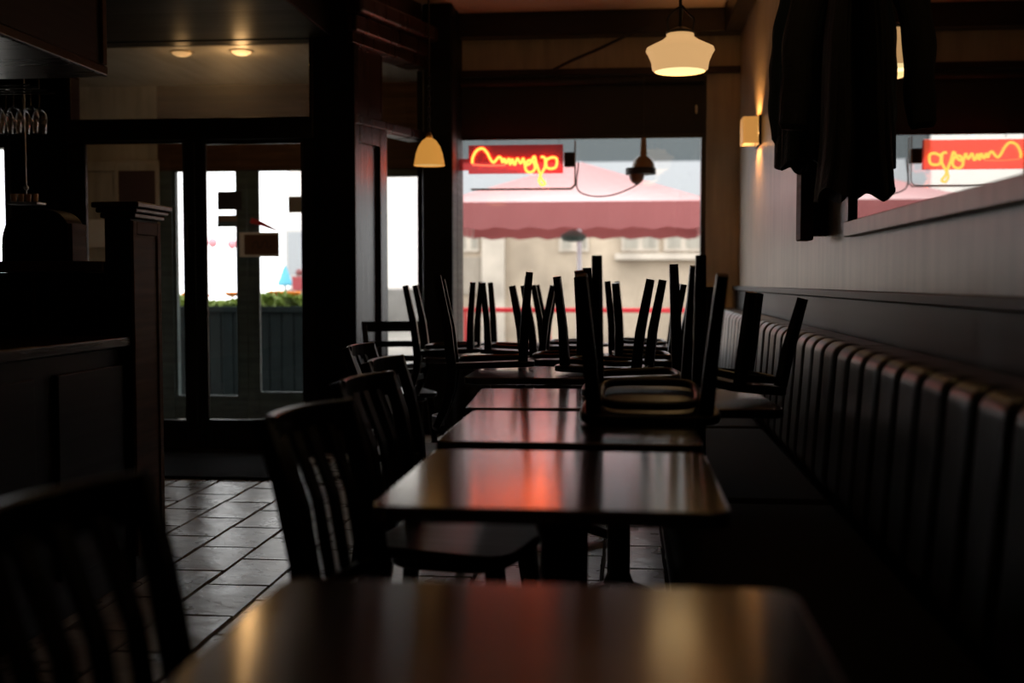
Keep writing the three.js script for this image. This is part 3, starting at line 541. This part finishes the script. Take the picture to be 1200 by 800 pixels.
// ---------------------------------------------------------------- lamps
function glow(r, g, b, k, base = [0.8, 0.6, 0.4]) { const m = M(...base, { roughness: 0.5 }); m.emissive = new THREE.Color().setRGB(r, g, b); m.emissiveIntensity = k; return m; }
function pointLamp(parent, pos, col, inten, size = 2) { const l = new THREE.PointLight(new THREE.Color().setRGB(...col), inten); l.position.set(...pos); l.castShadow = true; l.shadow.radius = size; parent.add(l); return l; }
function pendant(x, yb, D, label, power = 0.13) {
  const t = thing('pendant_lamp', label, 'lamp', [x, yb, -D]);
  part(t, 'glass_shade', lathe([[0.135, 0.0], [0.15, 0.012], [0.155, 0.05], [0.172, 0.09], [0.184, 0.11], [0.18, 0.125], [0.15, 0.14], [0.10, 0.165], [0.075, 0.185], [0.072, 0.205], [0.0, 0.206]], 48), glow(1, 0.58, 0.24, 0.62, [0.8, 0.7, 0.55]));
  part(t, 'lit_bowl', lathe([[0.0, 0.0], [0.06, 0.001], [0.133, 0.008]], 40), glow(1, 0.78, 0.36, 1.25));
  part(t, 'cap', lathe([[0, 0.235], [0.03, 0.235], [0.078, 0.212], [0.078, 0.2], [0, 0.2]], 24), mat.iron);
  for (let k = 0; k < 3; k++) { const a = k * 2.1 + 0.5; part(t, 'chain', tube([V(0.075 * Math.cos(a), 0.21, 0.075 * Math.sin(a)), V(0.08 * Math.cos(a), 0.27, 0.08 * Math.sin(a)), V(0.05 * Math.cos(a + 0.2), 0.31, 0.05 * Math.sin(a)), V(0.008, 0.35, 0)], 0.007, 16, 6), mat.iron); }
  part(t, 'stem', new THREE.CylinderGeometry(0.009, 0.009, CEIL - yb - 0.24, 10).translate(0, (CEIL - yb - 0.24) / 2 + 0.24, 0), mat.iron);
  part(t, 'ceiling_rose', lathe([[0, CEIL - yb - 0.002], [0.06, CEIL - yb - 0.002], [0.05, CEIL - yb - 0.03], [0, CEIL - yb - 0.035]], 24), mat.iron);
  pointLamp(t, [0, 0.08, 0], [1, 0.6, 0.25], power, 7);
}
pendant(atZ(797, 62, 6.35).x, atZ(797, 84, 6.35).y, 6.35, 'lit schoolhouse pendant lamp with cream glass shade hung on twisted chains');
pendant(0.25, 2.42, 3.4, 'lit schoolhouse pendant lamp hanging above the table with one upturned chair', 0.15);
{
  const D = 7.2, c = atZ(503, 180, D), yb = atZ(503, 194, D).y, k = (atZ(521, 190, D).x - atZ(485, 190, D).x) / 2;
  const t = thing('bell_lamp', 'lit amber bell-shaped lamp hanging in front of the dark post', 'lamp', [c.x, yb, -D]);
  part(t, 'shade', lathe([[k, 0], [k * 0.94, 0.03], [k * 0.86, 0.075], [k * 0.7, 0.12], [k * 0.46, 0.155], [k * 0.2, 0.172], [0.0, 0.175]], 36), glow(1, 0.44, 0.08, 0.52, [0.6, 0.4, 0.15]));
  part(t, 'lit_opening', lathe([[0, 0.004], [k * 0.97, 0.004]], 30), glow(1, 0.55, 0.15, 0.6));
  part(t, 'finial', lathe([[0, 0.21], [0.012, 0.205], [0.02, 0.19], [0.024, 0.174], [0, 0.172]], 16), mat.brass);
  for (let q = 0; q < 12; q++) part(t, numbered('chain_link'), new THREE.TorusGeometry(0.012, 0.003, 6, 14).scale(0.7, 1.5, 1).rotateY(q % 2 ? Math.PI / 2 : 0), mat.iron, [0, 0.225 + q * 0.032, 0]);
  part(t, 'cord', new THREE.CylinderGeometry(0.006, 0.006, CEIL - yb - 0.6, 8).translate(0, (CEIL - yb - 0.6) / 2 + 0.6, 0), mat.iron);
  pointLamp(t, [0, 0.06, 0], [1, 0.5, 0.15], 0.014, 4);
}
{
  const p = atX(890, 154, WX), d = -p.z, t = thing('wall_sconce', 'lit square amber sconce on the right wall', 'sconce', [WX - 0.001, p.y, -d]);
  const w = 0.2, h = 0.17, dep = 0.11;
  part(t, 'back_plate', uvm(new RoundedBoxGeometry(0.015, h + 0.02, w + 0.02, 1, 0.004).translate(-0.008, 0, 0)), mat.iron);
  const sm = glow(1, 0.46, 0.11, 0.45, [0.7, 0.5, 0.25]);
  part(t, 'shade_front', uvm(new RoundedBoxGeometry(0.008, h, w, 1, 0.002).translate(-dep, 0, 0)), sm);
  for (const s of [-1, 1]) part(t, 'shade_side', uvm(new RoundedBoxGeometry(dep - 0.02, h, 0.008, 1, 0.002).translate(-dep / 2 - 0.006, 0, s * (w / 2 - 0.004))), s > 0 ? sm : mat.iron);
  pointLamp(t, [-0.06, 0.0, 0], [1, 0.5, 0.16], 1.6, 1);
  part(t, 'bulb', new THREE.SphereGeometry(0.022, 16, 12).translate(-0.06, 0, 0), glow(1, 0.6, 0.2, 2));
}
for (const [u, k] of [[283, 1], [213, 0.2]]) {   // flush lamps on the lobby ceiling, seen through the glass above the doors
  const p = atZ(u, 60, 7.86), t = thing('lobby_lamp', k === 1 ? 'bright flush lamp on the lobby ceiling behind the glass above the doors' : 'dim flush lamp on the lobby ceiling behind the glass above the doors', 'lamp', [p.x, 2.748, -7.86]);
  part(t, 'rim', new THREE.TorusGeometry(0.075, 0.008, 10, 36).rotateX(Math.PI / 2), mat.brass);
  part(t, 'diffuser', lathe([[0, -0.03], [0.04, -0.027], [0.062, -0.015], [0.07, 0]], 32), glow(1, 0.56, 0.22, 0.35 + 1.5 * k));
  pointLamp(t, [0, -0.015, 0], [1, 0.56, 0.22], 0.5 * k, 2.5);
}
// neon sign hanging inside the window, lettering turned to the street
{
  const D = 8.82, t = thing('neon_sign', 'glowing red neon script sign in a clear box hung in the window', 'sign', [0, 0, 0]);
  const L = (u, v, dd = D) => atZ(u, v, dd);
  const Z = (x, y) => L(535 + x / 8, 160 + y / 8);
  const tubeM = glow(1, 0.13, 0.02, 8, [0.5, 0.1, 0.05]);
  const strokes = [
    [[148, 250], [150, 205], [190, 130], [245, 112], [285, 150], [320, 215], [345, 242], [375, 215], [398, 190], [418, 205], [432, 245], [446, 205], [466, 250], [490, 205], [505, 262], [520, 210], [545, 265], [570, 205], [600, 250], [625, 200]],
    [[625, 200], [640, 260], [655, 320], [695, 335], [735, 300], [715, 230], [670, 225], [650, 265], [690, 250], [728, 185], [748, 250], [775, 330], [800, 400], [830, 440], [800, 455], [772, 410], [800, 340], [830, 280], [822, 195], [790, 190]],
    [[840, 200], [845, 285], [880, 300], [930, 285], [935, 205], [890, 195], [850, 215]],
  ];
  for (const s of strokes) part(t, 'neon_tube', tube(s.map(([x, y]) => Z(x, y)), 0.0095, s.length * 8, 8), tubeM);
  part(t, 'swash_tube', tube([[148, 262], [215, 268], [330, 272], [460, 268]].map(([x, y]) => Z(x, y)), 0.006, 30, 8), glow(1, 0.16, 0.08, 1.6, [0.5, 0.1, 0.05]));
  const a = L(549, 204, D + 0.03), b = L(660, 169, D + 0.03), red = M(0.85, 0.10, 0.10, { roughness: 0.15, transmission: 0.75, thickness: 0 });
  part(t, 'red_backing', new THREE.PlaneGeometry(b.x - a.x, b.y - a.y).translate((a.x + b.x) / 2, (a.y + b.y) / 2, -(D + 0.03)), red);
  const c0 = L(530, 200, D + 0.04), c1 = L(549, 186, D + 0.04);
  part(t, 'red_tail_panel', new THREE.PlaneGeometry(c1.x - c0.x, c1.y - c0.y).translate((c0.x + c1.x) / 2, (c0.y + c1.y) / 2, -(D + 0.04)), red);
  const e = L(552, 222, D), f = L(674, 165, D), fr = [];
  for (const dd of [D - 0.035, D + 0.05]) { const q = [V(f.x, f.y, -dd), V(f.x, e.y + 0.03, -dd), V(f.x - 0.03, e.y, -dd), V(e.x, e.y, -dd)]; for (let k = 0; k < 3; k++) fr.push(tube([q[k], q[k + 1]], 0.005, 2, 6)); }
  part(t, 'frame_rod', merge(fr), M(0.35, 0.33, 0.32, { roughness: 0.4 }));
  part(t, 'transformer', uvm(new RoundedBoxGeometry(0.09, 0.11, 0.06, 2, 0.008).translate(L(668, 187).x, L(668, 187).y, -D)), mat.iron);
  for (const u of [570, 655]) part(t, 'hanging_wire', tube([L(u, 168), V(L(u, 168).x, 2.72, -D)], 0.003, 2, 6), mat.iron);
  const r = new THREE.RectAreaLight(new THREE.Color().setRGB(1, 0.12, 0.04), 0.7, b.x - a.x, b.y - a.y); r.position.set((a.x + b.x) / 2, (a.y + b.y) / 2, -(D - 0.03)); r.lookAt(r.position.x, r.position.y, 0); scene.add(r);
  // hanging window lamp with a black band and its cable
  const h = atZ(754, 196, D), w = thing('window_lamp', 'small brown unlit lamp with black band hanging in the window', 'lamp', [h.x, h.y, -D]);
  part(w, 'dome', new THREE.SphereGeometry(0.085, 24, 16, 0, 6.3, 0, 1.75).scale(1, 1.1, 1), M(0.22, 0.13, 0.06, { roughness: 0.4 }));
  part(w, 'black_band', new THREE.CylinderGeometry(0.115, 0.115, 0.045, 28).translate(-0.02, -0.03, 0), mat.black);
  part(w, 'lower_cup', new THREE.SphereGeometry(0.06, 20, 12, 0, 6.3, 1.57, 1.57).scale(1, 1.3, 1).translate(-0.05, -0.05, 0), M(0.25, 0.12, 0.08, { roughness: 0.4 }));
  part(w, 'hanger', new THREE.CylinderGeometry(0.02, 0.03, 0.14, 12).translate(0, 0.15, 0), M(0.25, 0.15, 0.08));
  part(w, 'cord', new THREE.CylinderGeometry(0.005, 0.005, 2.7 - h.y - 0.2, 8).translate(0, (2.7 - h.y - 0.2) / 2 + 0.2, 0), mat.iron);
  part(w, 'cable', tube([[678, 190], [677, 222], [690, 229], [715, 229], [740, 220], [750, 214]].map(([u, v]) => L(u, v).sub(V(h.x, h.y, -D))), 0.006, 30, 6), mat.iron);
}
{ // cable slung under the ceiling beam
  solo('ceiling_cable', tube([atZ(648, 82, WZ - 0.1), atZ(668, 72, WZ - 0.15), atZ(700, 58, WZ - 0.25), atZ(738, 40, WZ - 0.3), atZ(760, 30, WZ - 0.3)], 0.011, 30, 8), mat.black, 'black cable slung across the wall above the blind', 'cable');
}

// ---------------------------------------------------------------- right wall: picture and coats
{
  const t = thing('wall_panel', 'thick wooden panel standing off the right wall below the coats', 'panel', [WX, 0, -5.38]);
  part(t, 'board', uvm(new RoundedBoxGeometry(0.055, 0.98, 0.14, 2, 0.008).translate(-0.0925, 1.815, 0.31)), wood(0.2, 0.1, 0.05, 0.7, { specularIntensity: 0.2 }));
  part(t, 'shade_spacer', uvm(new RoundedBoxGeometry(0.062, 0.94, 0.10, 2, 0.006).translate(-0.032, 1.815, 0.30)), mat.darkWood);  // near-black wood puts the shade behind the board into its colour
}
function coat(label, x, d, y0, y1, rx, rz, m, sleeves, ph) {   // hangs from y1 to y0
  const t = thing('hanging_coat', label, 'coat', [x, y0, -d]), H = y1 - y0, nu = 64, nv = 40, pos = [], P = [];
  for (let j = 0; j <= nv; j++) for (let i = 0; i <= nu; i++) {
    const v = j / nv, a = i / nu * 2 * Math.PI, sh = v > 0.82 ? Math.sqrt(Math.max(0, 1 - ((v - 0.82) / 0.18) ** 2)) * 0.9 + 0.1 : 1;
    const fold = 1 + (0.13 - 0.08 * v) * Math.sin(5 * a + ph + v * 1.5) + (0.04 - 0.02 * v) * Math.sin(9 * a - 2 * ph + 2 * v) + 0.03 * Math.sin(14 * a + 8 * v);
    const k = sh * fold * (0.85 + 0.15 * Math.cos(v * 2)) * (1 + 0.45 * (1 - v)), sx = -0.035 * (1 - v);
    P.push([rx * k * Math.cos(a) + sx + 0.01 * Math.sin(6 * v + ph), v * H + (j === 0 ? 0.02 * Math.sin(3 * a + ph) : 0), rz * k * Math.sin(a)]);
  }
  for (let j = 0; j < nv; j++) for (let i = 0; i < nu; i++) { const a = P[j * (nu + 1) + i], b = P[j * (nu + 1) + i + 1], c = P[(j + 1) * (nu + 1) + i + 1], e = P[(j + 1) * (nu + 1) + i]; pos.push(...a, ...c, ...b, ...a, ...e, ...c); }
  for (let i = 0; i < nu; i++) pos.push(...P[i], ...P[i + 1], 0, 0.03, 0);
  const g = new THREE.BufferGeometry(); g.setAttribute('position', new THREE.Float32BufferAttribute(pos, 3)); g.computeVertexNormals(); part(t, 'body', uvm(g), m);
  for (const path of sleeves) {
    const cv = new THREE.CatmullRomCurve3(path.map((q) => V(...q))), n = 26, R = 18, pp = [], Q = [];
    const fr = cv.computeFrenetFrames(n);
    for (let j = 0; j <= n; j++) { const c = cv.getPoint(j / n), k = j / n; for (let i = 0; i <= R; i++) { const a = i / R * 2 * Math.PI, r = (0.064 - 0.012 * k) * (1 + 0.05 * Math.sin(k * 22 + 2 * a) + 0.06 * Math.sin(3 * a + 7 * k)) * (j === 0 || j === n ? 0.75 : 1); Q.push(c.clone().addScaledVector(fr.normals[j], r * Math.cos(a)).addScaledVector(fr.binormals[j], r * Math.sin(a)).toArray()); } }
    for (let j = 0; j < n; j++) for (let i = 0; i < R; i++) { const a = Q[j * (R + 1) + i], b = Q[j * (R + 1) + i + 1], c = Q[(j + 1) * (R + 1) + i + 1], e = Q[(j + 1) * (R + 1) + i]; pp.push(...a, ...b, ...c, ...a, ...c, ...e); }
    for (const j of [0, n]) for (let i = 0; i < R; i++) pp.push(...Q[j * (R + 1) + i], ...Q[j * (R + 1) + i + 1], ...cv.getPoint(j / n).toArray());
    const s = new THREE.BufferGeometry(); s.setAttribute('position', new THREE.Float32BufferAttribute(pp, 3)); s.computeVertexNormals(); part(t, 'sleeve', uvm(s), m);
  }
  part(t, 'collar', uvm(new THREE.TorusGeometry(Math.min(rx, rz) * 0.7, 0.02, 8, 24).scale(1, rz / rx * 0.7, 1.4).rotateX(Math.PI / 2).translate(0, H * 0.97, 0)), m);
  part(t, 'hanging_loop', tube([V(0, H, 0), V(0.02, H + 0.03, 0), V(0.04, H + 0.05, 0)], 0.004, 8, 6), m);
  return t;
}
coat('black coat with a loose sleeve hanging beside the mirror edge', 0.795, 4.42, 1.47, 2.36, 0.042, 0.13, mat.coat, [[[-0.05, 0.84, 0.03], [-0.13, 0.74, 0.04], [-0.175, 0.55, 0.05], [-0.175, 0.38, 0.05], [-0.19, 0.24, 0.04]]], 0.6);
coat('dark teal jacket hanging behind the black coat', 0.735, 4.82, 1.62, 2.40, 0.07, 0.12, mat.coatTeal, [[[-0.05, 0.7, -0.05], [-0.09, 0.5, -0.08], [-0.10, 0.3, -0.08], [-0.09, 0.1, -0.06]]], 2.2);
{
  const t = thing('coat_hook_rail', 'wooden coat hook rail on the right wall holding the coats', 'coat rack', [WX, 2.42, -4.6]);
  part(t, 'rail_board', uvm(new RoundedBoxGeometry(0.02, 0.09, 0.66, 1, 0.004).translate(-0.045, 0, 0), true), mat.brownWood);
  for (const z of [-0.22, 0.18]) part(t, 'hook', tube([V(-0.055, 0.01, z), V(-0.1, 0.0, z), V(-0.115, -0.03, z), V(-0.09, -0.045, z)], 0.006, 12, 6), mat.brass);
}

// ---------------------------------------------------------------- bar on the left, mat by the door
{
  const mz0 = 6.45, mz1 = 7.5; solo('door_mat', box(-3.5, -2.06, 0.004, 0.018, mz0, mz1, 0.005), mat.mat, 'black rubber mat inside the entrance doors', 'mat');
  const XR = -1.87, t = thing('bar_counter', 'dark panelled bar counter with shelf ledge by the entrance', 'bar counter', [0, 0, 0]);
  part(t, 'counter_body', box(-3.6, XR - 0.03, 0, 0.905, 2.2, 4.2, 0.006), mat.blackWood);
  part(t, 'counter_top', box(-3.62, XR, 0.906, 0.945, 2.18, 4.2, 0.008), mat.redWood);
  for (const d of [2.35, 3.0, 3.65]) part(t, 'side_panel', box(XR - 0.029, XR - 0.012, 0.14, 0.84, d, d + 0.5, 0.006), mat.blackWood);
  part(t, 'upstand', box(-3.6, -1.98, 0.0, 1.185, 4.21, 4.34, 0.004), mat.blackWood);
  for (const x of [-3.3, -2.8, -2.26]) part(t, 'upstand_batten', box(x - 0.008, x + 0.008, 0.95, 1.18, 4.202, 4.212, 0.002), mat.redWood);
  part(t, 'ledge', box(-3.62, -1.975, 1.187, 1.228, 4.19, 4.42, 0.006), mat.brownWood);
  const n = thing('newel_post', 'dark panelled wooden post with moulded cap at the bar end', 'post', [0, 0, 0]);
  part(n, 'shaft', box(-1.97, -1.868, 0, 1.39, 4.2, 4.46, 0.004), mat.blackWood);
  part(n, 'panel_frame', merge([box(-1.868, -1.856, 0.1, 1.38, 4.2, 4.235, 0.003), box(-1.868, -1.856, 0.1, 1.38, 4.425, 4.46, 0.003), box(-1.868, -1.856, 1.33, 1.38, 4.235, 4.425, 0.003), box(-1.868, -1.856, 0.1, 0.16, 4.235, 4.425, 0.003)]), mat.brownWood);
  part(n, 'panel', box(-1.868, -1.862, 0.16, 1.33, 4.236, 4.424, 0.002), mat.brownWood);
  for (const [y, o, h] of [[1.39, 0.012, 0.02], [1.41, 0.024, 0.018], [1.428, 0.036, 0.022]]) part(n, 'cap_moulding', box(-1.97 - o, -1.856 + o, y, y + h, 4.2 - o, 4.46 + o, 0.006), mat.redWood);
  const a = atZ(15, 300, 4.36), b = atZ(95, 300, 4.36), w = b.x - a.x - 0.03, hh = atZ(60, 248, 4.36).y - 1.228;
  const s = new THREE.Shape(); s.moveTo(-w / 2, 0); s.lineTo(-w / 2, hh * 0.3); s.quadraticCurveTo(-w / 2, hh, 0.02, hh); s.quadraticCurveTo(w * 0.4, hh, w / 2, hh * 0.75); s.lineTo(w / 2, 0); s.closePath();
  const rd = thing('arched_case', 'black arched wooden case standing on the bar ledge', 'case', [(a.x + b.x) / 2, 1.229, -4.40]);
  part(rd, 'body', uvm(extr(s, 0.14, 0.006)), mat.blackWood); part(rd, 'side_strip', uvm(new RoundedBoxGeometry(0.018, hh * 0.74, 0.12, 1, 0.003).translate(w / 2 + 0.016, hh * 0.37, 0.07)), mat.brownWood);
  // canopy over the bar with its glass rack
  const ca = atZ(87, 75, 4.6), c = thing('bar_canopy', 'dark wooden canopy cabinet hanging over the bar', 'cabinet', [0, 0, 0]);
  part(c, 'body', box(-4.2, ca.x - 0.01, ca.y + 0.03, 2.755, 3.0, 4.9, 0.006), mat.blackWood); part(c, 'bottom_moulding', box(-4.2, ca.x, ca.y, ca.y + 0.05, 2.99, 4.92, 0.012), mat.redWood); part(c, 'corner_bead', box(ca.x - 0.012, ca.x + 0.004, ca.y + 0.05, 2.75, 4.86, 4.9, 0.004), mat.brownWood);
  const D = 5.3, g0 = atZ(-15, 110, D), g1 = atZ(50, 110, D), rk = thing('glass_rack', 'wire rack holding upside-down wine glasses over the bar', 'rack', [0, 0, 0]);
  const ry = g0.y + 0.02; part(rk, 'rail', merge([-0.12, -0.04, 0.04, 0.12].map((o) => tube([V(g0.x - 0.3, ry, -D + o), V(g1.x, ry, -D + o)], 0.005, 2, 6))), mat.iron);
  for (const x of [g0.x - 0.1, g1.x - 0.02]) part(rk, 'hanger_rod', new THREE.CylinderGeometry(0.005, 0.005, 2.76 - ry, 8).translate(x, (2.76 + ry) / 2, -D), mat.iron);
  let first;
  for (let k = 0; k < 8; k++) {
    const x = g1.x - 0.06 - (k % 4) * 0.085, z = -D + (k < 4 ? 0 : -0.08);
    if (!first) { first = thing('wine_glass', 'clear wine glass hanging upside down in the bar rack', 'glass', [x, ry, z], 0, 'wine glasses in the bar rack'); part(first, 'bowl', lathe([[0.004, -0.08], [0.025, -0.095], [0.038, -0.13], [0.036, -0.17], [0.03, -0.2], [0.028, -0.2], [0.034, -0.17], [0.036, -0.13], [0.023, -0.098], [0, -0.088]], 20), mat.glass); part(first, 'stem', new THREE.CylinderGeometry(0.004, 0.004, 0.08, 8).translate(0, -0.04, 0), mat.glass); part(first, 'foot', lathe([[0, 0.004], [0.034, 0.006], [0.034, 0.009], [0, 0.012]], 20), mat.glass); }
    else copy(first, [x, ry, z], rnd() * 6);
  }
  const l = atZ(31, 232, 5.9), br = thing('bottle_holder', 'small hanging metal tray of amber glass cups over the bar', 'holder', [l.x, l.y, -5.9]);
  part(br, 'tray', uvm(new RoundedBoxGeometry(0.17, 0.012, 0.1, 1, 0.003).translate(0, -0.03, 0)), mat.steel); part(br, 'cord', new THREE.CylinderGeometry(0.004, 0.004, 2.76 - l.y, 8).translate(0.0, (2.76 - l.y) / 2, 0), mat.steel); part(br, 'hub', new THREE.SphereGeometry(0.014, 12, 8).translate(0, 0.055, 0), mat.steel);
  for (let k = 0; k < 4; k++) part(br, 'amber_cup', lathe([[0, -0.02], [0.014, -0.02], [0.017, 0.02], [0.014, 0.02], [0.012, -0.016], [0, -0.016]], 14), M(0.5, 0.25, 0.08, { roughness: 0.2 }), [-0.06 + 0.04 * k, 0, 0.02]);
}

for (const o of scene.children) shade(o);
renderer.render(scene, camera);
